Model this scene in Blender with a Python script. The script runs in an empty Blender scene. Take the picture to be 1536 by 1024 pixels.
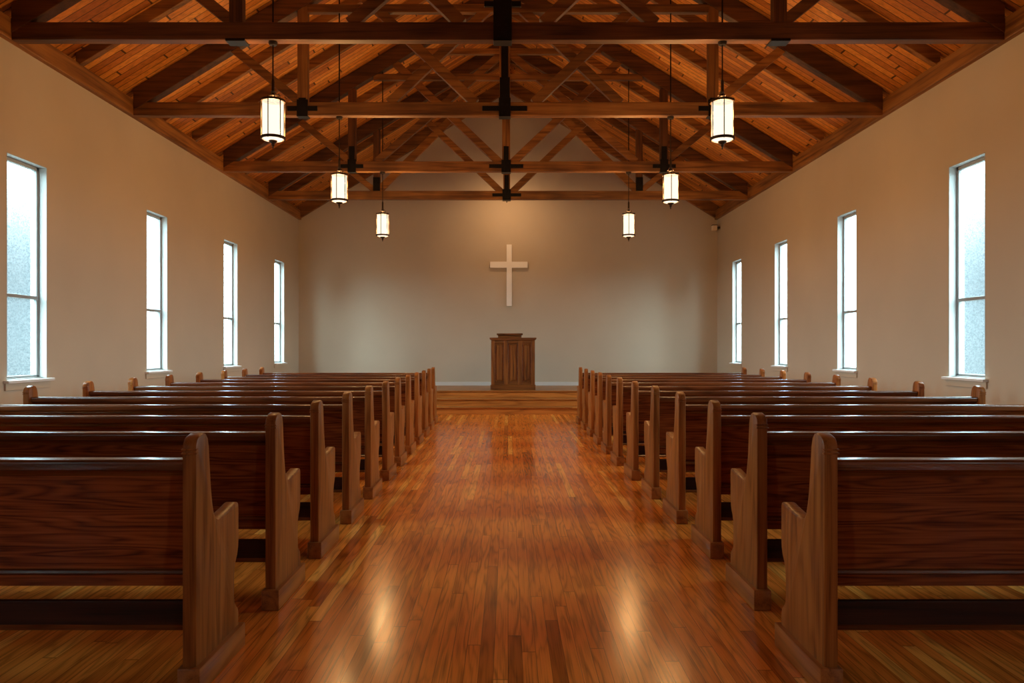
import bpy, bmesh, math, random
from mathutils import Vector, Matrix
random.seed(7)
scene = bpy.context.scene
COL = scene.collection
PI = math.pi

# ---------------------------------------------------------------- camera
F = 1152.0
cam_d = bpy.data.cameras.new('camera'); cam = bpy.data.objects.new('camera', cam_d); COL.objects.link(cam)
cam.location = (0, 0, 1.25); cam.rotation_euler = (PI / 2, 0, 0)
cam_d.sensor_width = 36; cam_d.lens = 27
cam_d.shift_x = 6 / 1536; cam_d.shift_y = 10 / 1536
cam_d.clip_start = 0.05
scene.camera = cam

# ---------------------------------------------------------------- node helpers
class NT:
    def __init__(s, m):
        m.use_nodes = True; s.t = m.node_tree; s.t.nodes.clear()
    def n(s, typ, **kw):
        nd = s.t.nodes.new(typ)
        for k, v in kw.items():
            if k.startswith('_'): nd.inputs[k[1:].replace('_', ' ')].default_value = v
            else: setattr(nd, k, v)
        return nd
    def l(s, a, b): s.t.links.new(a, b)
    def math(s, op, a, b=None, c=None, clamp=False):
        nd = s.n('ShaderNodeMath', operation=op); nd.use_clamp = clamp
        for i, v in enumerate((a, b, c)):
            if v is None: continue
            if isinstance(v, (int, float)): nd.inputs[i].default_value = v
            else: s.l(v, nd.inputs[i])
        return nd.outputs[0]
    def mixc(s, f, a, b, mode='MIX'):
        nd = s.n('ShaderNodeMix', data_type='RGBA', blend_type=mode)
        for i, v in ((0, f), (6, a), (7, b)):
            if isinstance(v, (int, float)): nd.inputs[i].default_value = v
            elif isinstance(v, tuple): nd.inputs[i].default_value = (*v, 1)[:4]
            else: s.l(v, nd.inputs[i])
        return nd.outputs[2]
    def ramp(s, fac, stops):
        nd = s.n('ShaderNodeValToRGB'); r = nd.color_ramp
        while len(r.elements) < len(stops): r.elements.new(0.5)
        for e, (p, c) in zip(r.elements, stops):
            e.position = p; e.color = (*c, 1) if len(c) == 3 else c
        s.l(fac, nd.inputs[0]); return nd.outputs[0]
    def xyz(s, x, y, z):
        nd = s.n('ShaderNodeCombineXYZ')
        for i, v in enumerate((x, y, z)):
            if isinstance(v, (int, float)): nd.inputs[i].default_value = v
            else: s.l(v, nd.inputs[i])
        return nd.outputs[0]
    def out(s, sh): s.l(sh, s.n('ShaderNodeOutputMaterial').inputs[0])

def principled(t, color, rough, metallic=0.0, spec=0.5, bump=None, bump_s=0.1, bump_d=0.002, coat=0.0):
    b = t.n('ShaderNodeBsdfPrincipled')
    for key, v in (('Base Color', color), ('Roughness', rough), ('Metallic', metallic), ('Specular IOR Level', spec), ('Coat Weight', coat)):
        if isinstance(v, tuple): b.inputs[key].default_value = (*v, 1)
        elif isinstance(v, (int, float)): b.inputs[key].default_value = v
        else: t.l(v, b.inputs[key])
    if coat: b.inputs['Coat Roughness'].default_value = 0.12
    if bump is not None:
        bn = t.n('ShaderNodeBump'); bn.inputs['Strength'].default_value = bump_s; bn.inputs['Distance'].default_value = bump_d
        t.l(bump, bn.inputs['Height']); t.l(bn.outputs[0], b.inputs['Normal'])
    return b.outputs[0]

def grain(t, vec_al, vec_ac1, vec_ac2, figure=13.0, fig_al=0.45, fig_ac=5.0, offs=None):
    """wood figure 0..1: contour lines of a stretched noise plus fine fibres"""
    def nz(al, ac, detail, rough=0.5):
        v = t.xyz(t.math('MULTIPLY', vec_al, al), t.math('MULTIPLY', vec_ac1, ac), t.math('MULTIPLY', vec_ac2, ac))
        if offs is not None:
            a = t.n('ShaderNodeVectorMath', operation='ADD'); t.l(v, a.inputs[0]); t.l(offs, a.inputs[1]); v = a.outputs[0]
        n = t.n('ShaderNodeTexNoise', _Scale=1.0, _Detail=detail, _Roughness=rough); t.l(v, n.inputs['Vector'])
        return n.outputs[0]
    base = nz(fig_al, fig_ac, 2.0)
    lines = t.math('SINE', t.math('MULTIPLY', base, figure * 2 * PI))
    lines = t.math('MULTIPLY_ADD', lines, 0.5, 0.5)
    fine = nz(3.0, 170.0, 3.0, 0.65)
    mid = nz(1.2, 26.0, 3.0)
    lw = 0.16
    f = t.math('ADD', t.math('MULTIPLY', t.math('POWER', lines, 0.6), lw), t.math('ADD', t.math('MULTIPLY', fine, 0.46), t.math('MULTIPLY', mid, 0.38)))
    return f, fine

def wood(name, axis, dark, mid, light, rough=0.3, figure=13.0, fig_al=0.45, fig_ac=5.0, spec=0.5, coat=0.0, vary=0.25, blotch=0.0):
    m = bpy.data.materials.new(name); t = NT(m)
    tc = t.n('ShaderNodeTexCoord'); sp = t.n('ShaderNodeSeparateXYZ'); t.l(tc.outputs['Object'], sp.inputs[0])
    o = [sp.outputs[i] for i in range(3)]
    i = 'xyz'.index(axis); al, a1, a2 = o[i], o[(i + 1) % 3], o[(i + 2) % 3]
    oi = t.n('ShaderNodeObjectInfo'); r = oi.outputs['Random']
    offs = t.xyz(t.math('MULTIPLY', r, 41.0), t.math('MULTIPLY', r, 67.0), t.math('MULTIPLY', r, 23.0))
    f, fine = grain(t, al, a1, a2, figure, fig_al, fig_ac, offs)
    c = t.ramp(f, [(0.34, dark), (0.54, mid), (0.76, light)])
    hv = t.n('ShaderNodeHueSaturation'); t.l(c, hv.inputs['Color'])
    t.l(t.math('MULTIPLY_ADD', r, vary, 1 - vary / 2), hv.inputs['Value']); c = hv.outputs[0]
    if blotch:
        nb = t.n('ShaderNodeTexNoise', _Scale=1.3, _Detail=3.0); t.l(offs, nb.inputs['Vector'])
        ad = t.n('ShaderNodeVectorMath', operation='ADD'); t.l(tc.outputs['Object'], ad.inputs[0]); t.l(offs, ad.inputs[1]); t.l(ad.outputs[0], nb.inputs['Vector'])
        k = t.ramp(nb.outputs[0], [(0.38, (1 - blotch,) * 3), (0.62, (1, 1, 1))])
        c = t.mixc(1.0, c, k, 'MULTIPLY')
    t.out(principled(t, c, rough, spec=spec, bump=fine, bump_s=0.25, bump_d=0.0008, coat=coat))
    return m

def planks(name, ac, al, w, L, tones, rough, gap=0.03, gapdark=0.35, coat=0.0, figure=9.0, bump_s=0.3, spec=0.5, endgap=0.0015, glo=0.6):
    """boards of width w laid along one axis, each with its own tone and grain"""
    m = bpy.data.materials.new(name); t = NT(m)
    tc = t.n('ShaderNodeTexCoord'); sp = t.n('ShaderNodeSeparateXYZ'); t.l(tc.outputs['Object'], sp.inputs[0])
    A = sp.outputs['xyz'.index(ac)]; B = sp.outputs['xyz'.index(al)]
    Cc = sp.outputs[({0, 1, 2} - {'xyz'.index(ac), 'xyz'.index(al)}).pop()]
    u = t.math('DIVIDE', A, w); i = t.math('FLOOR', u)
    wn = t.n('ShaderNodeTexWhiteNoise', noise_dimensions='1D'); t.l(i, wn.inputs['W'])
    v = t.math('ADD', t.math('DIVIDE', B, L), t.math('MULTIPLY', wn.outputs[0], 9.0)); j = t.math('FLOOR', v)
    w2 = t.n('ShaderNodeTexWhiteNoise', noise_dimensions='2D'); t.l(t.xyz(i, j, 0), w2.inputs['Vector'])
    rnd = w2.outputs[0]
    offs = t.xyz(t.math('MULTIPLY', rnd, 91.0), t.math('MULTIPLY', rnd, 57.0), t.math('MULTIPLY', rnd, 33.0))
    f, fine = grain(t, B, A, Cc, figure, 0.9, 9.0, offs)
    tone = t.ramp(rnd, tones)
    g = t.ramp(f, [(0.34, (glo,) * 3), (0.54, (1.0,) * 3), (0.74, (1.2,) * 3)])
    c = t.mixc(1.0, tone, g, 'MULTIPLY')
    fu = t.math('FRACT', u); e = t.math('MINIMUM', fu, t.math('SUBTRACT', 1.0, fu))
    eg = t.math('LESS_THAN', e, gap)
    fv = t.math('FRACT', v); ev = t.math('LESS_THAN', t.math('MINIMUM', fv, t.math('SUBTRACT', 1.0, fv)), endgap)
    seam = t.math('MAXIMUM', eg, ev)
    c = t.mixc(t.math('MULTIPLY', seam, gapdark), c, (0.004, 0.002, 0.001))
    h = t.math('SUBTRACT', t.math('MULTIPLY', fine, 0.03), seam)
    if not isinstance(rough, (int, float)):
        lo, hi = rough; nr = t.n('ShaderNodeTexNoise', _Scale=2.2, _Detail=4.0); t.l(tc.outputs['Object'], nr.inputs['Vector'])
        rough = t.math('ADD', t.math('MULTIPLY_ADD', nr.outputs[0], hi - lo, lo), t.math('MULTIPLY', rnd, 0.05))
    t.out(principled(t, c, rough, spec=spec, bump=h, bump_s=bump_s, bump_d=0.0012, coat=coat))
    return m

def plain(name, color, rough=0.5, metallic=0.0, noise=0.0, nscale=3.0, spec=0.5, bump=0.0):
    m = bpy.data.materials.new(name); t = NT(m)
    tc = t.n('ShaderNodeTexCoord'); nz = t.n('ShaderNodeTexNoise', _Scale=nscale, _Detail=6.0); t.l(tc.outputs['Object'], nz.inputs['Vector'])
    lo = tuple(x * (1 - noise) for x in color); hi = tuple(min(1, x * (1 + noise)) for x in color)
    c = t.ramp(nz.outputs[0], [(0.3, lo), (0.7, hi)])
    h = None
    if bump:
        n2 = t.n('ShaderNodeTexNoise', _Scale=60.0, _Detail=4.0); t.l(tc.outputs['Object'], n2.inputs['Vector']); h = n2.outputs[0]
    t.out(principled(t, c, rough, metallic, spec, bump=h, bump_s=bump, bump_d=0.003))
    return m

def srgb(r, g, b):
    f = lambda v: (v / 255 / 12.92) if v / 255 <= .04045 else ((v / 255 + .055) / 1.055) ** 2.4
    return (f(r), f(g), f(b))

# ---------------------------------------------------------------- materials
PEW = dict(dark=(0.065, 0.010, 0.002), mid=(0.225, 0.047, 0.0095), light=(0.37, 0.098, 0.022))
END = dict(dark=(0.165, 0.043, 0.008), mid=(0.33, 0.102, 0.0205), light=(0.43, 0.150, 0.033))
M = {}
M['pew_x'] = wood('pew_oak_along', 'x', **PEW, rough=0.30, figure=15, fig_al=0.7, fig_ac=10.0, spec=0.16)
M['pew_z'] = wood('pew_oak_upright', 'z', **END, rough=0.32, figure=10, fig_al=0.5, fig_ac=5.0, spec=0.13)
M['pew_y'] = wood('pew_oak_plinth', 'y', **END, rough=0.28, figure=8, spec=0.3)
M['rail'] = wood('pew_oak_rail', 'x', (0.05, 0.012, 0.003), (0.15, 0.040, 0.010), (0.25, 0.076, 0.02), rough=0.27, figure=8, spec=0.45, coat=0.2)
BEAM = dict(dark=(0.12, 0.0366, 0.00625), mid=(0.33, 0.128, 0.025), light=(0.47, 0.213, 0.0475))
M['pew_dark'] = wood('pew_oak_painted_shade', 'x', (0.012, 0.003, 0.001), (0.035, 0.008, 0.003), (0.06, 0.015, 0.005), rough=0.45, figure=8, spec=0.2)  # oak darkened to paint the shadow under the seat on the stretcher
M['beam_x'] = wood('timber_along', 'x', **BEAM, rough=0.5, figure=6, fig_al=0.3, fig_ac=5, vary=0.35, blotch=0.45)
STAIN_SHADE = dict(dark=(0.05, 0.014, 0.003), mid=(0.150, 0.050, 0.010), light=(0.25, 0.092, 0.021))
M['stain_shade_x'] = wood('dark_timber_along', 'x', **STAIN_SHADE, rough=0.5, figure=6, fig_al=0.3, fig_ac=5, vary=0.4, blotch=0.4)
M['stain_z'] = wood('dark_timber_upright', 'z', **STAIN_SHADE, rough=0.5, figure=6, fig_al=0.3, fig_ac=5, vary=0.4, blotch=0.3)
M['beam_z'] = wood('timber_upright', 'z', **BEAM, rough=0.5, figure=6, fig_al=0.3, fig_ac=5, vary=0.35, blotch=0.35)
M['beam_y'] = wood('timber_lengthways', 'y', **BEAM, rough=0.5, figure=6, fig_al=0.3, fig_ac=5, vary=0.3, blotch=0.3)
M['pulpit_z'] = wood('pulpit_oak', 'z', (0.06, 0.0172, 0.0033), (0.21, 0.0713, 0.0132), (0.32, 0.121, 0.0242), rough=0.38, figure=7)
M['pulpit_x'] = wood('pulpit_oak_rail', 'x', (0.05, 0.0138, 0.0022), (0.18, 0.0598, 0.011), (0.29, 0.106, 0.022), rough=0.38, figure=7)
M['floor'] = planks('floor_oak', 'x', 'y', 0.057, 1.9,
    [(0.0, (0.46, 0.120, 0.013)), (0.12, (0.72, 0.20, 0.024)), (0.6, (0.80, 0.235, 0.029)), (0.88, (0.86, 0.275, 0.037)), (0.93, (0.93, 0.37, 0.062)), (1.0, (0.94, 0.41, 0.068))],
    (0.16, 0.20), gap=0.022, gapdark=0.6, figure=8, bump_s=0.10, spec=0.32, glo=0.5)
M['step'] = planks('step_oak', 'y', 'x', 0.09, 2.3,
    [(0.0, (0.3, 0.102, 0.0192)), (0.5, (0.42, 0.156, 0.0312)), (1.0, (0.52, 0.216, 0.0456))], (0.25, 0.38), gap=0.02, gapdark=0.4)
M['riser'] = wood('step_riser_oak', 'x', (0.28, 0.085, 0.014), (0.56, 0.200, 0.036), (0.70, 0.275, 0.058), rough=0.35, figure=7)
M['deck'] = planks('ceiling_pine', 'y', 'x', 0.105, 1.35,
    [(0.0, (0.40, 0.115, 0.015)), (0.3, (0.60, 0.195, 0.025)), (0.75, (0.74, 0.265, 0.036)), (1.0, (0.85, 0.34, 0.052))],
    (0.42, 0.55), gap=0.05, gapdark=0.85, figure=5, endgap=0.007, glo=0.7)
M['plaster'] = plain('wall_plaster', (0.57, 0.48, 0.365), 0.85, noise=0.045, nscale=0.9, spec=0.2, bump=0.04)
M['white'] = plain('white_paint', (0.78, 0.78, 0.76), 0.45, noise=0.02)
M['cross'] = plain('cross_paint', (0.93, 0.91, 0.88), 0.5, noise=0.02)
M['base'] = plain('baseboard_paint', (0.68, 0.67, 0.64), 0.5, noise=0.02)
M['reveal'] = plain('reveal_paint', (0.50, 0.50, 0.48), 0.6, noise=0.02, spec=0.2)
M['winframe'] = plain('window_metal', (0.30, 0.31, 0.31), 0.4, noise=0.03)
M['steel'] = plain('black_steel', (0.012, 0.011, 0.010), 0.45, 0.6, noise=0.3, nscale=9)
M['bronze'] = plain('aged_bronze', (0.045, 0.027, 0.014), 0.45, 0.5, noise=0.2, nscale=14)
M['device'] = plain('cream_plastic', (0.75, 0.62, 0.46), 0.5)
M['dark'] = plain('dark_plastic', (0.03, 0.022, 0.016), 0.5)

def glass_mat():
    m = bpy.data.materials.new('rain_glass'); t = NT(m)
    tc = t.n('ShaderNodeTexCoord'); v = t.n('ShaderNodeTexVoronoi', _Scale=55.0); t.l(tc.outputs['Object'], v.inputs['Vector'])
    n = t.n('ShaderNodeTexNoise', _Scale=38.0, _Detail=3.0, _Distortion=1.0); t.l(tc.outputs['Object'], n.inputs['Vector'])
    k = t.math('ADD', t.math('MULTIPLY', v.outputs['Distance'], 0.55), t.math('MULTIPLY', n.outputs[0], 0.7))
    tint = t.ramp(k, [(0.32, (0.58, 0.64, 0.60)), (0.72, (1.0, 0.99, 0.93))])
    tr = t.n('ShaderNodeBsdfTransparent'); t.l(tint, tr.inputs[0])
    tl = t.n('ShaderNodeBsdfTranslucent'); tl.inputs[0].default_value = (0.85, 0.92, 0.93, 1)
    gl = t.n('ShaderNodeBsdfGlossy'); gl.inputs['Roughness'].default_value = 0.25
    bp = t.n('ShaderNodeBump', _Strength=0.6, _Distance=0.01); t.l(k, bp.inputs['Height']); t.l(bp.outputs[0], gl.inputs['Normal'])
    a = t.n('ShaderNodeMixShader'); a.inputs[0].default_value = 0.02; t.l(tr.outputs[0], a.inputs[1]); t.l(tl.outputs[0], a.inputs[2])
    b = t.n('ShaderNodeMixShader'); b.inputs[0].default_value = 0.05; t.l(a.outputs[0], b.inputs[1]); t.l(gl.outputs[0], b.inputs[2])
    t.out(b.outputs[0]); return m
M['glass'] = glass_mat()

def shade_mat(name, strength, tint):
    m = bpy.data.materials.new(name); t = NT(m)
    tr = t.n('ShaderNodeBsdfTransparent'); tr.inputs[0].default_value = (*tint, 1)
    em = t.n('ShaderNodeEmission'); em.inputs[0].default_value = (1, 0.86, 0.66, 1); em.inputs[1].default_value = strength
    ad = t.n('ShaderNodeAddShader'); t.l(tr.outputs[0], ad.inputs[0]); t.l(em.outputs[0], ad.inputs[1])
    t.out(ad.outputs[0]); return m
M['shade'] = shade_mat('opal_glass', 0.95, (0.50, 0.47, 0.42))
M['lens'] = shade_mat('clear_diffuser', 0.6, (0.96, 0.92, 0.86))

# ---------------------------------------------------------------- mesh helpers
def new_bm(): return bmesh.new()
def box(bm, x0, x1, y0, y1, z0, z1):
    vs = [bm.verts.new(p) for p in ((x0, y0, z0), (x1, y0, z0), (x1, y1, z0), (x0, y1, z0), (x0, y0, z1), (x1, y0, z1), (x1, y1, z1), (x0, y1, z1))]
    for f in ((0, 3, 2, 1), (4, 5, 6, 7), (0, 1, 5, 4), (1, 2, 6, 5), (2, 3, 7, 6), (3, 0, 4, 7)):
        bm.faces.new([vs[i] for i in f])
def prism(bm, pts, a0, a1, axis):
    """extrude a closed outline: axis x -> pts are (y,z); axis y -> pts are (x,z)"""
    mk = (lambda p, a: (a, p[0], p[1])) if axis == 'x' else (lambda p, a: (p[0], a, p[1]))
    A = [bm.verts.new(mk(p, a0)) for p in pts]; B = [bm.verts.new(mk(p, a1)) for p in pts]
    n = len(pts)
    bm.faces.new(A); bm.faces.new(B[::-1])
    for i in range(n): bm.faces.new((A[i], B[i], B[(i + 1) % n], A[(i + 1) % n]))
def member(bm, p0, p1, d, y0, y1):
    """straight timber in the XZ plane from p0 to p1 (centre line), depth d"""
    v = Vector((p1[0] - p0[0], p1[1] - p0[1])); v.normalize(); n = Vector((-v.y, v.x)) * d / 2
    prism(bm, [(p0[0] - n.x, p0[1] - n.y), (p1[0] - n.x, p1[1] - n.y), (p1[0] + n.x, p1[1] + n.y), (p0[0] + n.x, p0[1] + n.y)], y0, y1, 'y')
def lathe(bm, prof, n=24, c=(0, 0), cap=True):
    rings = []
    for r, z in prof:
        rings.append([bm.verts.new((c[0] + r * math.cos(2 * PI * k / n), c[1] + r * math.sin(2 * PI * k / n), z)) for k in range(n)])
    for a, b in zip(rings, rings[1:]):
        for k in range(n): bm.faces.new((a[k], a[(k + 1) % n], b[(k + 1) % n], b[k]))
    if cap:
        if prof[0][0] > 1e-4: bm.faces.new(rings[0][::-1])
        if prof[-1][0] > 1e-4: bm.faces.new(rings[-1])
def bevel(bm, w, seg=2, ang=35):
    bmesh.ops.recalc_face_normals(bm, faces=bm.faces)
    es = [e for e in bm.edges if len(e.link_faces) == 2 and e.calc_face_angle(0) > math.radians(ang)]
    bmesh.ops.bevel(bm, geom=es, offset=w, segments=seg, affect='EDGES', profile=0.5, clamp_overlap=True)
def obj(name, bm, m, parent=None, bev=0, seg=2, smooth=False, loc=None):
    if bev: bevel(bm, bev, seg)
    bmesh.ops.recalc_face_normals(bm, faces=bm.faces)
    me = bpy.data.meshes.new(name); bm.to_mesh(me); bm.free()
    me.materials.append(m)
    if smooth:
        me.polygons.foreach_set('use_smooth', [True] * len(me.polygons))
        if smooth != 'all': me.set_sharp_from_angle(angle=math.radians(40))
    o = bpy.data.objects.new(name, me); COL.objects.link(o)
    if parent: o.parent = parent
    if loc: o.location = loc
    return o
def tag(o, label, cat, group=None, kind=None):
    o['label'] = label; o['category'] = cat
    if group: o['group'] = group
    if kind: o['kind'] = kind
    return o
def thing(name, label, cat, loc=(0, 0, 0), group=None, kind=None):
    o = bpy.data.objects.new(name, None); o.empty_display_size = 0.1; COL.objects.link(o); o.location = loc
    return tag(o, label, cat, group, kind)
def copy_tree(o, parent=None):
    c = o.copy(); COL.objects.link(c)
    if parent: c.parent = parent
    for ch in list(o.children): copy_tree(ch, c)
    return c
def struct(o, label, cat): return tag(o, label, cat, None, 'structure')

# ---------------------------------------------------------------- room dimensions
XW, YB, YR, ZE, SL = 4.65, 17.07, -4.0, 4.10, 0.61
TH = 0.16
def deck(x): return 4.40 + SL * (XW - abs(x))
EXT = 0.16

# floor
bm = new_bm(); box(bm, -XW - TH, XW + TH, YR - TH, YB + TH, -0.1, 0.0)
struct(obj('floor', bm, M['floor']), 'glossy orange brown oak strip floor', 'floor')

# windows: (y0, y1, z_head); sill at 0.95
SILL = 0.95
WL = [(7.12, 7.745, 3.07), (9.88, 10.48, 3.04), (12.57, 13.20, 3.04), (15.30, 15.95, 3.03)]
WR = [(7.48, 8.10, 3.16), (10.25, 10.84, 3.11), (12.79, 13.39, 3.07), (15.31, 15.91, 3.04)]
WL_HID = [(4.40, 5.02, 3.07), (-2.40, -1.78, 3.07)]  # unseen windows: near pair follows the spacing, rear pair added to light pew backs
WR_HID = [(4.70, 5.32, 3.16), (-2.40, -1.78, 3.16)]

def side_wall(name, side, wins, label):
    bm = new_bm(); xi, xo = side * XW, side * (XW + TH)
    wins = sorted(wins)
    ys = [YR] + [v for w in wins for v in w[:2]] + [YB]
    def quad(p): bm.faces.new([bm.verts.new(q) for q in p])
    for k in range(len(ys) - 1):
        y0, y1 = ys[k], ys[k + 1]
        spans = [(0, ZE)] if k % 2 == 0 else [(0, SILL), (wins[k // 2][2], ZE)]
        for z0, z1 in spans:
            for x in (xi, xo): quad([(x, y0, z0), (x, y1, z0), (x, y1, z1), (x, y0, z1)])
            quad([(xi, y0, z1), (xi, y1, z1), (xo, y1, z1), (xo, y0, z1)])
            quad([(xi, y0, z0), (xi, y1, z0), (xo, y1, z0), (xo, y0, z0)])
        if k % 2:
            zh = wins[k // 2][2]
            for y in (y0, y1): quad([(xi, y, SILL), (xo, y, SILL), (xo, y, zh), (xi, y, zh)])
    bmesh.ops.remove_doubles(bm, verts=bm.verts, dist=1e-5)
    struct(obj(name, bm, M['plaster']), label, 'wall')
side_wall('wall_left', -1, WL + WL_HID, 'long cream plaster wall on the left with tall narrow windows')
side_wall('wall_right', 1, WR + WR_HID, 'long cream plaster wall on the right with tall narrow windows')

def gable(name, y0, y1, label):
    bm = new_bm()
    prism(bm, [(-XW - TH, 0), (XW + TH, 0), (XW + TH, deck(XW) - SL * TH), (0, deck(0)), (-XW - TH, deck(XW) - SL * TH)], y0, y1, 'y')
    struct(obj(name, bm, M['plaster']), label, 'wall')
gable('wall_back', YB, YB + TH, 'cream plaster gable wall behind the white cross')
gable('wall_rear', YR - TH, YR, 'cream plaster gable wall behind the camera')

# ceiling: two sloped board decks
bm = new_bm()
for s in (-1, 1):
    a, b = s * (XW + TH + 0.05), 0.0
    prism(bm, [(a, deck(a)), (b, deck(b)), (b, deck(b) + 0.08), (a, deck(a) + 0.08)], YR - TH, YB + TH, 'y')
struct(obj('ceiling', bm, M['deck']), 'orange brown pine board ceiling on both roof slopes', 'ceiling')

# wall plates and ridge board
n = 1
for s, side in ((-1, 'left'), (1, 'right')):
    bm = new_bm(); box(bm, s * (XW - 0.06), s * (XW + TH), YR, YB, ZE, 4.30)
    struct(obj('trim_%d' % n, bm, M['beam_y'], bev=0.006), 'brown timber plate running along the top of the %s wall' % side, 'trim'); n += 1
bm = new_bm(); box(bm, -0.035, 0.035, YR, YB, deck(0) - 0.24, deck(0) - 0.01)
struct(obj('trim_3', bm, M['beam_y']), 'brown ridge board at the peak of the ceiling', 'trim')

# baseboards
bm = new_bm(); box(bm, -XW, XW, YB - 0.018, YB, 0.42, 0.50)
struct(obj('baseboard_back', bm, M['base'], bev=0.004), 'white baseboard along the back wall above the platform', 'baseboard')
for s, side in ((-1, 'left'), (1, 'right')):
    bm = new_bm(); box(bm, s * XW, s * (XW - 0.018), YR, 14.45, 0.0, 0.12)
    struct(obj('baseboard_' + side, bm, M['base'], bev=0.004), 'white baseboard along the %s wall behind the pews' % side, 'baseboard')

# windows
wn = 0
ORD = ['first window from the front of the view', 'second window along', 'third window along', 'fourth window, next to the back wall']
def window(side, y0, y1, zh, where):
    global wn; wn += 1
    w = thing('window_%d' % wn, 'tall narrow frosted window on the %s wall, %s' % ('left' if side < 0 else 'right', where), 'window', (side * XW, (y0 + y1) / 2, SILL), None, 'structure')
    hy = (y1 - y0) / 2; h = zh - SILL
    X = lambda d: side * d
    def bx(bm, d0, d1, a0, a1, z0, z1):
        x0, x1 = sorted((X(d0), X(d1))); box(bm, x0, x1, a0, a1, z0, z1)
    bm = new_bm()                                       # white painted lining of the opening
    for y in (-hy, hy - 0.008): bx(bm, -0.001, TH, y, y + 0.008, 0, h)
    bx(bm, -0.001, TH, -hy, hy, h - 0.008, h); bx(bm, 0.02, TH, -hy, hy, 0, 0.008)
    obj('reveal', bm, M['reveal'], w)
    bm = new_bm()                                       # metal frame
    f = 0.038
    bx(bm, 0.075, 0.115, -hy + .008, -hy + .008 + f, .008, h - .008); bx(bm, 0.075, 0.115, hy - .008 - f, hy - .008, .008, h - .008)
    bx(bm, 0.075, 0.115, -hy + .008, hy - .008, h - .008 - f, h - .008); bx(bm, 0.075, 0.115, -hy + .008, hy - .008, .008, .008 + f * .7)
    obj('window_frame', bm, M['winframe'], w, bev=0.004)
    bm = new_bm(); bx(bm, 0.070, 0.112, -hy + .03, hy - .03, 0.785, 0.820)
    obj('transom', bm, M['winframe'], w, bev=0.004)
    bm = new_bm(); bx(bm, 0.094, 0.100, -hy + .02, hy - .02, .02, h - .02)
    obj('window_pane', bm, M['glass'], w)
    bm = new_bm(); bx(bm, -0.055, 0.075, -hy - .05, hy + .05, -0.028, 0.0)
    obj('window_sill', bm, M['white'], w, bev=0.005)
    bm = new_bm(); bx(bm, -0.018, -0.001, -hy - .035, hy + .035, -0.095, -0.028)
    obj('apron', bm, M['plaster'], w, bev=0.003)
    # daylight portal for the opening
    ld = bpy.data.lights.new('daylight_portal', 'AREA'); ld.shape = 'RECTANGLE'; ld.size = h; ld.size_y = 2 * hy
    ld.cycles.is_portal = True
    lo = bpy.data.objects.new('daylight_portal', ld); COL.objects.link(lo)
    lo.location = (side * (XW + TH + 0.02), (y0 + y1) / 2, SILL + h / 2)
    lo.rotation_euler = (0, side * PI / 2, 0)
for k, w in enumerate(WL): window(-1, *w, ORD[k])
for k, w in enumerate(WR): window(1, *w, ORD[k])
for w in WL_HID: window(-1, *w, 'out of view, added for daylight')
for w in WR_HID: window(1, *w, 'out of view, added for daylight')

# ---------------------------------------------------------------- platform, pulpit, cross
PF = 14.47
pl = thing('altar_platform', 'wooden platform with oak steps across the front of the church', 'platform', (0, PF, 0))
for k, (y, z) in enumerate(((0, .14), (.27, .28), (.55, .42))):
    bm = new_bm(); box(bm, -XW + .004, XW - .004, y + 0.02, y + (0.29 if k < 2 else YB - .004 - PF - .55), z - 0.14, z - 0.028)
    st = obj('step' if k < 2 else 'platform_base', bm, M['riser'], pl)
    bm = new_bm(); box(bm, -XW + .004, XW - .004, y - 0.008, y + (0.29 if k < 2 else YB - .004 - PF - .55), z - 0.028, z)
    obj('tread' if k < 2 else 'platform_deck', bm, M['step'], pl, bev=0.008)

pu = thing('pulpit', 'brown wooden pulpit with three tall panels at the platform edge below the cross', 'pulpit', (0.10, 15.30, 0.42))
pw, pd = 0.437, 0.46
bm = new_bm(); box(bm, -pw + .01, pw - .01, 0.028, pd, 0, 1.005); obj('body', bm, M['pulpit_z'], pu)
bm = new_bm(); box(bm, -pw - .012, pw + .012, -0.015, pd + .01, 0, 0.10); obj('plinth', bm, M['pulpit_x'], pu, bev=0.008)
for x0, x1 in ((-pw, -pw + .075), (-.185, -.095), (.095, .185), (pw - .075, pw)):
    bm = new_bm(); box(bm, x0, x1, 0, 0.06, 0.10, 1.0); obj('stile', bm, M['pulpit_z'], pu, bev=0.006)
for z0, z1 in ((0.10, 0.155), (0.925, 1.0)):
    bm = new_bm(); box(bm, -pw + .07, pw - .07, 0.004, 0.055, z0, z1); obj('cross_rail', bm, M['pulpit_x'], pu, bev=0.005)
for x0, x1 in ((-pw + .075, -.185), (-.095, .095), (.185, pw - .075)):
    bm = new_bm()
    g = 0.012
    for a, b, c, d in ((x0, x0 + g, .155, .925), (x1 - g, x1, .155, .925), (x0, x1, .155, .155 + g), (x0, x1, .925 - g, .925)):
        box(bm, a, b, 0.012, 0.035, c, d)
    obj('panel_moulding', bm, M['pulpit_x'], pu, bev=0.003)
    bm = new_bm(); box(bm, x0 + .03, x1 - .03, 0.014, 0.04, .185, .895); obj('raised_panel', bm, M['pulpit_z'], pu, bev=0.012, seg=1)
bm = new_bm()
prism(bm, [(-pw, .985), (-pw - .03, 1.015), (-pw - .03, 1.04), (pw + .03, 1.04), (pw + .03, 1.015), (pw, .985)], -.03, pd + .03, 'y')
obj('cornice', bm, M['pulpit_x'], pu, bev=0.005)
bm = new_bm(); box(bm, -.30, .17, .03, .40, 1.04, 1.09); obj('book_rest', bm, M['pulpit_x'], pu, bev=0.004)
bm = new_bm(); box(bm, -.325, .195, .0, .43, 1.09, 1.125); obj('book_board', bm, M['pulpit_x'], pu, bev=0.008)

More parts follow.
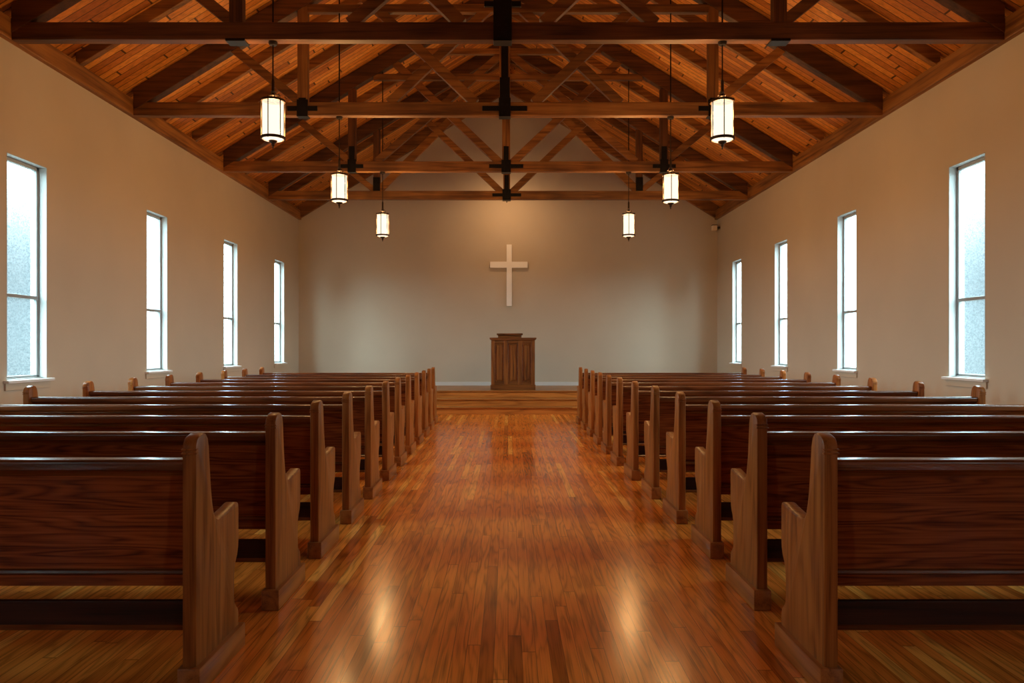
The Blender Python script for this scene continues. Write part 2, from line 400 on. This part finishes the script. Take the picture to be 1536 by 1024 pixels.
def pz(y, Z): return 1.25 + (522 - y) * Z / F
Zc = 17.0
cx = (763.8 - 762) * Zc / F
bm = new_bm()
w, a0, a1 = 0.058, (735 - 763.8) * Zc / F, (791.5 - 763.8) * Zc / F
z0, zA, zB, z1 = pz(459, Zc), pz(401.5, Zc), pz(392.3, Zc), pz(366.5, Zc)
prism(bm, [(-w, z0), (w, z0), (w, zA), (a1, zA), (a1, zB), (w, zB), (w, z1), (-w, z1), (-w, zB), (a0, zB), (a0, zA), (-w, zA)], 0, 0.05, 'y')
obj_c = obj('wall_cross', bm, M['cross'], bev=0.006, loc=(cx, 17.0, 0))
cross = tag(obj_c, 'plain white cross mounted on the cream wall above the pulpit', 'cross')
for zz in (z0 + .25, z1 - .25):
    bm = new_bm(); box(bm, -.02, .02, .048, YB - 17.0, zz, zz + .04); obj('standoff', bm, M['steel'], cross)

# small device high in the corner
dv = thing('wall_speaker', 'small cream box fixed high in the far right corner under the roof', 'speaker', (4.55, 16.85, pz(342, 16.9)))
bm = new_bm(); box(bm, -.075, .03, -.06, .06, -.065, .05); obj('case', bm, M['device'], dv, bev=0.012)
bm = new_bm(); box(bm, -.08, .035, -.065, .065, .05, .062); obj('hood', bm, M['dark'], dv, bev=0.006)
bm = new_bm(); box(bm, .0, .1, -.03, .22, -.02, .02); obj('bracket', bm, M['dark'], dv)

# ---------------------------------------------------------------- pews
def arc(cx, cy, r, a0, a1, n):
    return [(cx + r * math.cos(math.radians(a0 + (a1 - a0) * k / n)), cy + r * math.sin(math.radians(a0 + (a1 - a0) * k / n))) for k in range(n + 1)]
PROFILE = [(0.0, 0.02), (0.0, 0.885)] + arc(0.045, 0.885, 0.045, 180, 95, 6)[1:] + \
    [(0.07, 0.937), (0.092, 0.932), (0.112, 0.912), (0.122, 0.880), (0.132, 0.80), (0.143, 0.72), (0.158, 0.655), (0.172, 0.618), (0.190, 0.596), (0.212, 0.586), (0.236, 0.586),
     (0.30, 0.594), (0.36, 0.602), (0.405, 0.610), (0.424, 0.611), (0.436, 0.602), (0.440, 0.585), (0.440, 0.46), (0.436, 0.42), (0.424, 0.39), (0.405, 0.365), (0.392, 0.335), (0.388, 0.30),
     (0.388, 0.235), (0.395, 0.20), (0.415, 0.18), (0.432, 0.168), (0.438, 0.15), (0.438, 0.02)]
ET = 0.052
def make_pew(L, label):
    p = thing('pew', label, 'pew', group='church pews')
    for x, s in ((0, 1), (L, -1)):
        bm = new_bm(); prism(bm, PROFILE, 0, s * ET, 'x'); bevel(bm, 0.007, 2, 30)
        e = obj('end_panel', bm, M['pew_z'], p, smooth=True, loc=(x, 0, 0))
        bm = new_bm(); x0, x1 = sorted((-0.020 * s, s * (ET + 0.012)))
        box(bm, x0, x1, -0.018, 0.462, 0, 0.098); bevel(bm, 0.006, 2)
        g = obj('plinth', bm, M['pew_y'], e, smooth=True)
        bm = new_bm(); x0, x1 = sorted((-0.0025 * s, s * (ET + 0.0025)))
        for z in (0.866, 0.880): box(bm, x0, x1, -0.0035, 0.012, z, z + 0.006)
        bevel(bm, 0.0015, 1); obj('cap_moulding', bm, M['pew_z'], e)
    a, b = ET - .004, L - ET + .004
    bm = new_bm()                                       # slightly raked seat back
    prism(bm, [(0.055, 0.820), (0.078, 0.820), (0.118, 0.362), (0.095, 0.362)], a, b, 'x')
    obj('back_panel', bm, M['pew_x'], p)
    bm = new_bm()                                       # cap rail with a cove below
    dz = -0.026
    prism(bm, [(0.022, 0.845 + dz)] + arc(0.034, 0.855 + dz, 0.014, 180, 90, 5) + arc(0.088, 0.857 + dz, 0.012, 90, 0, 4) + [(y, z + dz) for y, z in ((0.098, 0.835), (0.078, 0.822), (0.070, 0.806), (0.052, 0.806), (0.044, 0.822), (0.024, 0.832))], a, b, 'x')
    obj('top_rail', bm, M['rail'], p, smooth=True)
    bm = new_bm()
    prism(bm, [(0.100, 0.404), (0.084, 0.407), (0.078, 0.414), (0.080, 0.423), (0.092, 0.430), (0.100, 0.430)], a, b, 'x')
    obj('bead_moulding', bm, M['rail'], p, smooth=True)
    bm = new_bm(); prism(bm, [(0.11, 0.410), (0.415, 0.435), (0.425, 0.428), (0.425, 0.410), (0.415, 0.402), (0.11, 0.380)], a, b, 'x')
    obj('seat', bm, M['pew_x'], p)
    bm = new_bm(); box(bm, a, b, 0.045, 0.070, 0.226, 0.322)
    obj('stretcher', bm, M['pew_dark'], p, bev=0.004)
    bm = new_bm(); prism(bm, [(0.046, 0.214), (0.038, 0.218), (0.036, 0.226), (0.046, 0.236)], a, b, 'x')
    obj('stretcher_bead', bm, M['rail'], p)
    return p
ROWS = ['back row, closest to the camera', 'second row from the back', 'third row from the back', 'fourth row from the back', 'fifth row from the back', 'sixth row from the back',
        'sixth row from the platform', 'fifth row from the platform', 'fourth row from the platform', 'third row from the platform', 'second row from the platform', 'front row, just before the platform steps']
XL = [1.126, 1.110, 1.126, 1.130, 1.136, 1.140, 1.153, 1.158, 1.162, 1.170, 1.185, 1.212]
XR = [1.142, 1.190, 1.218, 1.214, 1.205, 1.184, 1.170, 1.170, 1.174, 1.175, 1.175, 1.175]
LL, LR = 2.885, 2.755
def plabel(side, k): return 'dark brown wooden pew %s of the aisle, %s' % (side, ROWS[k])
pl0, pr0 = make_pew(LL, plabel('left', 0)), make_pew(LR, plabel('right', 0))
for k in range(12):
    Y = 2.775 + 0.897 * k
    p = pl0 if k == 0 else copy_tree(pl0)
    p.location = (-XL[k] - LL, Y, 0); p['label'] = plabel('left', k)
    p = pr0 if k == 0 else copy_tree(pr0)
    p.location = (XR[k], Y, 0); p['label'] = plabel('right', k)

# ---------------------------------------------------------------- roof trusses
TIE_D, TIE_W = 0.165, 0.105
TR = [7.10, 9.41, 12.39, 14.72]
NAMES = ['first roof truss, closest overhead, with a wide dark steel plate at its middle', 'second roof truss, behind the two biggest lanterns',
         'third roof truss, with the rearmost pair of lanterns under it', 'fourth roof truss, smallest in view, close to the back wall']
HUNG = [(409.5, 1083.5), (509, 1006), (574, 943)]
KX = [-.05, -.04, -.03, -.025]
for k, y in enumerate(TR):
    t = thing('roof_truss', 'brown timber ' + NAMES[k], 'truss', (0, y, ZE), 'roof trusses', 'thing')
    Z = lambda z: z - ZE
    kx = KX[k]
    tt = TIE_D
    bm = new_bm(); box(bm, -XW + .055, XW - .055, 0, TIE_W, 0, tt); obj('tie_beam', bm, M['stain_shade_x' if k == 0 else 'beam_x'], t, bev=0.007)  # foremost tie darker: shade on its near face put into the colour
    for s in (-1, 1):
        bm = new_bm(); prism(bm, [(s * (XW - .06), Z(deck(XW - .06)) - .275), (s * .0, Z(deck(0)) - .275), (0, Z(deck(0)) - .01), (s * (XW - .06), Z(deck(XW - .06)) - .01)], -.01, TIE_W + .02, 'y')
        obj('principal_rafter', bm, M['stain_shade_x'], t, bev=0.006)
        X = s * 2.52
        bm = new_bm(); box(bm, X - .062, X + .062, .0, TIE_W - .005, tt, Z(deck(X)) - .26); obj('queen_post', bm, M['beam_z' if k == 1 else 'stain_z'], t, bev=0.006)
        # struts: from queen-post foot out to the rafter, scissor braces about the king post
        def end_on_rafter(x0, z0, sl, s):
            # walk outward until under the principal rafter
            x, z = x0, z0
            while z < Z(deck(x)) - .26 and abs(x) < 4.4: x += s * .01; z += sl * .01
            return x, z
        a = (X + s * .05, tt + .02); b = end_on_rafter(*a, .80, s)
        bm = new_bm(); member(bm, a, b, .105, .012, .09); obj('strut', bm, M['beam_x'], t, bev=0.005)
        foot = (.38, .36, .10, .10)[k]
        a = (kx + s * foot, tt + .0) if foot > .2 else (kx + s * foot, tt * .9); b = end_on_rafter(*a, .95, s)
        bm = new_bm(); member(bm, a, b, .12, .015, .092); obj('strut', bm, M['beam_x'], t, bev=0.005)
        if k < 3:
            f2 = (1.42, 1.42, 2.1)[k]; sl2 = (.85, .95, .86)[k]
            a = (kx + s * f2, tt); b = (kx + s * .05, tt + sl2 * (f2 - .05))
            bm = new_bm(); member(bm, a, b, .115, .02, .088); obj('scissor_brace', bm, M['beam_x'], t, bev=0.005)
        if k == 3:
            a = (X - s * .02, tt + .0); b = (X - s * 1.58, tt + 1.54)
            bm = new_bm(); member(bm, a, b, .14, .02, .088); obj('scissor_brace', bm, M['beam_x'], t, bev=0.005)
        # steel at the queen post
        bm = new_bm()
        if k == 0: box(bm, X - .09, X + .09, -.012, TIE_W + .012, -.014, .012); box(bm, X - .05, X + .05, TIE_W, TIE_W + .012, 0, tt + .1)
        elif k < 3:
            box(bm, X - .066, X + .066, -.014, .02, -.01, tt + .03); box(bm, X - .045, X + .045, -.012, .02, tt, tt + (.05 if k == 1 else .24)); box(bm, X - .185, X + .185, -.010, .02, .055, .115)
            box(bm, X - .068, X + .068, -.014, TIE_W, -.012, .002)
        else: box(bm, X - .066, X + .066, -.012, .02, tt, tt + .26)
        obj('steel_bracket', bm, M['steel'], t, bev=0.003)
        if k in (1, 2, 3):
            zc = (5.42, 5.63, 5.75)[k - 1]; xe = XW - (zc + .28 - 4.4) / SL
            if s == 1:
                bm = new_bm(); box(bm, -xe, xe, .01, .09, Z(zc) - .05, Z(zc) + .05); obj('collar_beam', bm, M['beam_x'], t, bev=0.005)
        if k == 2 and s == 1:
            bm = new_bm(); box(bm, -1.5, 1.5, .01, .09, Z(6.0), Z(6.09)); obj('collar_beam', bm, M['beam_x'], t, bev=0.005)
    if k < 3:                                            # thin iron rods carrying the tie where the lanterns hang
        for px in HUNG[k]:
            xr = (px - 762) * (y + TIE_W / 2) / F
            bm = new_bm(); lathe(bm, [(0.008, tt - .01), (0.008, Z(deck(xr)) - .26)], 10, c=(xr, TIE_W / 2)); obj('hanger_rod', bm, M['steel'], t, smooth=True)
    bm = new_bm(); box(bm, kx - .065, kx + .065, -.006, TIE_W + .004, tt, Z(deck(0)) - .2); obj('king_post', bm, M['beam_z'], t, bev=0.006)
    bm = new_bm()
    pwid = (.085, .072, .075, .08)[k]
    box(bm, kx - pwid, kx + pwid, -.018, .02, -.012, tt + (.45, .05, .02, .03)[k]); box(bm, kx - pwid, kx + pwid, -.018, TIE_W + .012, -.014, .0)
    up = (0.7, .75, .24, .30)[k]; box(bm, kx - .042, kx + .042, -.015, .02, tt, tt + up)
    if k == 1: box(bm, kx - .062, kx + .062, -.0155, .02, tt, tt + .30)
    if k > 0: box(bm, kx - .275, kx + .275, -.012, .02, .055, .115)
    else: box(bm, kx - .17, kx + .17, -.012, .02, tt + .14, tt + .19)
    for dz in (.03, .13): 
        for dx in (-.03, .03): box(bm, kx + dx - .008, kx + dx + .008, -.026, -.01, dz - .008, dz + .008)
    obj('steel_bracket', bm, M['steel'], t, bev=0.003)

# common rafters
RY = [(8.22, 'between the first and second trusses'), (10.28, 'just behind the second truss'), (11.25, 'just before the third truss'),
      (13.42, 'between the third and fourth trusses'), (15.60, 'between the fourth truss and the back wall'), (16.985, 'flat against the back wall')]
for y, where in RY:
    for s, side in ((-1, 'left'), (1, 'right')):
        end = y > 16.9
        d = .30 if end else .15
        w = .085 if end else .075
        bm = new_bm(); x0 = s * (XW - (.0 if end else .02))
        prism(bm, [(x0, deck(x0) - d), (s * .03, deck(.03) - d), (s * .03, deck(.03)), (x0, deck(x0))], 0, w, 'y')
        o = obj('rafter', bm, M['beam_x'], bev=0.005, loc=(0, y, 0))
        tag(o, 'brown rafter on the %s roof slope, %s' % (side, where), 'rafter', 'common rafters', 'thing')

# ---------------------------------------------------------------- lanterns
def make_lantern(x, y, ztop, h, r, label, E, tie_y):
    t = thing('pendant_lantern', label, 'lantern', (x, y, ztop), 'pendant lanterns')
    hang = ZE - ztop
    bm = new_bm(); lathe(bm, [(0.034, hang - .03), (0.04, hang - .012), (0.04, hang - .0005)], 16); obj('ceiling_canopy', bm, M['bronze'], t, smooth=True)
    bm = new_bm(); lathe(bm, [(0.0065, .07), (0.0065, hang - .02)], 10); obj('rod', bm, M['bronze'], t, smooth=True)
    bm = new_bm()
    lathe(bm, [(0.010, .20), (0.014, .18), (0.014, .09), (0.020, .085), (0.012, .07), (0.03, .045), (0.016, .03), (0.016, .012)], 14)
    for k in range(3):                                   # small scrolled loops under the stem
        a = 2 * PI * k / 3 + .4
        for q in range(7):
            f0, f1 = PI * q / 7, PI * (q + 1) / 7
            p0 = Vector((.014 + .034 * math.sin(f0), 0, .015 + .06 * (1 - q / 7))); p1 = Vector((.014 + .034 * math.sin(f1), 0, .015 + .06 * (1 - (q + 1) / 7)))
            mid = (p0 + p1) / 2; rot = Matrix.Rotation(a, 4, 'Z'); m4 = rot @ Matrix.Translation(mid) @ (p1 - p0).to_track_quat('Z', 'Y').to_matrix().to_4x4()
            bmesh.ops.create_cone(bm, cap_ends=True, segments=6, radius1=.004, radius2=.004, depth=(p1 - p0).length + .003, matrix=m4)
    obj('stem', bm, M['bronze'], t, smooth=True)
    def ring(z0, z1, ri, ro):
        bm = new_bm(); lathe(bm, [(ri, z0), (ro, z0), (ro, z1), (ri, z1), (ri, z0)], 32, cap=False); return bm
    bm = ring(-.014, .006, r - .006, r + .006)
    for k in range(3):
        a = PI * k / 3 + .4
        m4 = Matrix.Rotation(a, 4, 'Z') @ Matrix.Translation((0, 0, 0.002)) @ Matrix.Diagonal((2 * r, .012, .008, 1)); bmesh.ops.create_cube(bm, size=1, matrix=m4)
    obj('top_ring', bm, M['bronze'], t, smooth=True)
    obj('bottom_ring', ring(-h, -h + .024, r - .006, r + .006), M['bronze'], t, smooth=True)
    for k in range(6):
        a = 2 * PI * k / 6 - PI / 2 - .12
        bm = new_bm(); lathe(bm, [(.0048, -h - .004), (.0048, .012)], 8)
        obj('bar', bm, M['bronze'], t, smooth=True, loc=((r + .003) * math.cos(a), (r + .003) * math.sin(a), 0))
    bm = new_bm(); lathe(bm, [(r - .010, -h + .01), (r - .010, -.008)], 32, cap=False); obj('glass_shade', bm, M['shade'], t, smooth='all')
    bm = new_bm(); lathe(bm, [(r - .010, -h + .004), (r - .022, -h - .006), (r * .60, -h - .012), (.03, -h - .014)], 32, cap=False); obj('diffuser', bm, M['lens'], t, smooth='all')
    bm = new_bm(); lathe(bm, [(.0, -h - .010), (.040, -h - .010), (.040, -h - .019), (.026, -h - .031), (.013, -h - .042), (.018, -h - .050), (.010, -h - .060), (.006, -h - .070), (.009, -h - .078), (.0, -h - .088)], 16, cap=False)
    obj('finial', bm, M['bronze'], t, smooth=True)
    for q in (0.30, 0.76):                               # two bulbs, one above the other
        ld = bpy.data.lights.new('lantern_bulb', 'POINT'); ld.energy = E; ld.color = (1.0, 0.58, 0.225); ld.shadow_soft_size = 0.045
        lo = bpy.data.objects.new('lantern_bulb', ld); COL.objects.link(lo); lo.parent = t; lo.location = (0, 0, -h * q)
    return t
EL = 44.0
LAN = [(409.5, 151, 209, 34, 0, 'biggest and frontmost of the three left lanterns, hung from the first truss'), (509, 262, 302, 24, 1, 'middle of the three left lanterns, hung from the second truss'), (574, 321, 354, 18.5, 2, 'smallest of the three left lanterns, hung before the back wall'),
       (1083.5, 152, 210, 34, 0, 'biggest and frontmost of the three right lanterns, hung from the first truss'), (1006, 262, 303, 24, 1, 'middle of the three right lanterns, hung from the second truss'), (943, 321, 354, 18.5, 2, 'smallest of the three right lanterns, hung before the back wall')]
for px, yt, yb, wpx, k, lab in LAN:
    y = TR[k] + TIE_W / 2; s = y / F
    make_lantern((px - 762) * s, y, pz(yt, y), (yb - yt) * s, wpx * s / 2, 'lit cylinder lantern, ' + lab, EL, y)

# ---------------------------------------------------------------- spotlight over the cross (fixed behind the fourth truss)
sp = thing('spotlight', 'small dark spotlight behind the fourth truss, aimed at the cross', 'spotlight', (-0.025, 15.75, 4.45))
bm = new_bm(); box(bm, -.012, .012, 14.835 - 15.75, .0, -.215, -.195); box(bm, -.012, .012, -.012, .012, -.215, -.05); obj('arm', bm, M['steel'], sp)
bm = new_bm(); lathe(bm, [(.03, -.08), (.04, -.06), (.045, .06)], 18, cap=False); h = obj('head', bm, M['steel'], sp, smooth=True)
h.rotation_euler = (math.radians(-105), 0, 0)
ld = bpy.data.lights.new('spot_bulb', 'SPOT'); ld.energy = 46; ld.color = (1.0, 0.58, 0.28); ld.spot_size = math.radians(150); ld.spot_blend = 1.0; ld.shadow_soft_size = 0.03
lo = bpy.data.objects.new('spot_bulb', ld); COL.objects.link(lo); lo.location = (-0.025, 15.83, 4.45)
lo.rotation_euler = (Vector((0, 17.07, 3.9)) - Vector(lo.location)).to_track_quat('-Z', 'Y').to_euler()

# ---------------------------------------------------------------- overcast sky
w = bpy.data.worlds.new('overcast_sky'); scene.world = w
t = NT(w); tc = t.n('ShaderNodeTexCoord'); s = t.n('ShaderNodeSeparateXYZ'); t.l(tc.outputs['Generated'], s.inputs[0])
ax = t.math('ABSOLUTE', s.outputs[0])
nz = t.n('ShaderNodeTexNoise', _Scale=7.0, _Detail=3.0); t.l(tc.outputs['Generated'], nz.inputs['Vector'])
# overcast sky, pale ground, and one dim clump of trees to either side
sky = t.ramp(t.math('MULTIPLY_ADD', s.outputs[2], 2.0, 0.5), [(0.40, (0.06, 0.08, 0.085)), (0.485, (0.32, 0.45, 0.54)), (0.56, (0.58, 0.85, 1.06)), (1.0, (0.58, 0.85, 1.06))])
da = t.math('DIVIDE', t.math('SUBTRACT', ax, 0.545), 0.10)
dz = t.math('DIVIDE', t.math('SUBTRACT', s.outputs[2], 0.055), 0.150)
d2 = t.math('ADD', t.math('MULTIPLY', da, da), t.math('MULTIPLY', dz, dz))
k = t.math('POWER', 2.718, t.math('MULTIPLY', d2, -1.0))
k = t.math('MULTIPLY', k, t.math('MULTIPLY_ADD', nz.outputs[0], 0.16, 0.95))
dim = t.math('POWER', 2.718, t.math('MULTIPLY', k, -4.2))
c = t.mixc(1.0, sky, t.xyz(dim, dim, dim), 'MULTIPLY')
bg = t.n('ShaderNodeBackground'); t.l(c, bg.inputs[0]); bg.inputs[1].default_value = 32.0
t.l(bg.outputs[0], t.n('ShaderNodeOutputWorld').inputs[0])

# ---------------------------------------------------------------- render look
scene.view_settings.view_transform = 'Standard'; scene.view_settings.look = 'None'
scene.view_settings.gamma = 1.0; scene.view_settings.exposure = 0.0; scene.view_settings.use_curve_mapping = False
cy = scene.cycles
cy.max_bounces = 10; cy.diffuse_bounces = 6; cy.glossy_bounces = 4; cy.transparent_max_bounces = 12
cy.sample_clamp_indirect = 6.0; cy.use_denoising = True; cy.caustics_reflective = False; cy.caustics_refractive = False
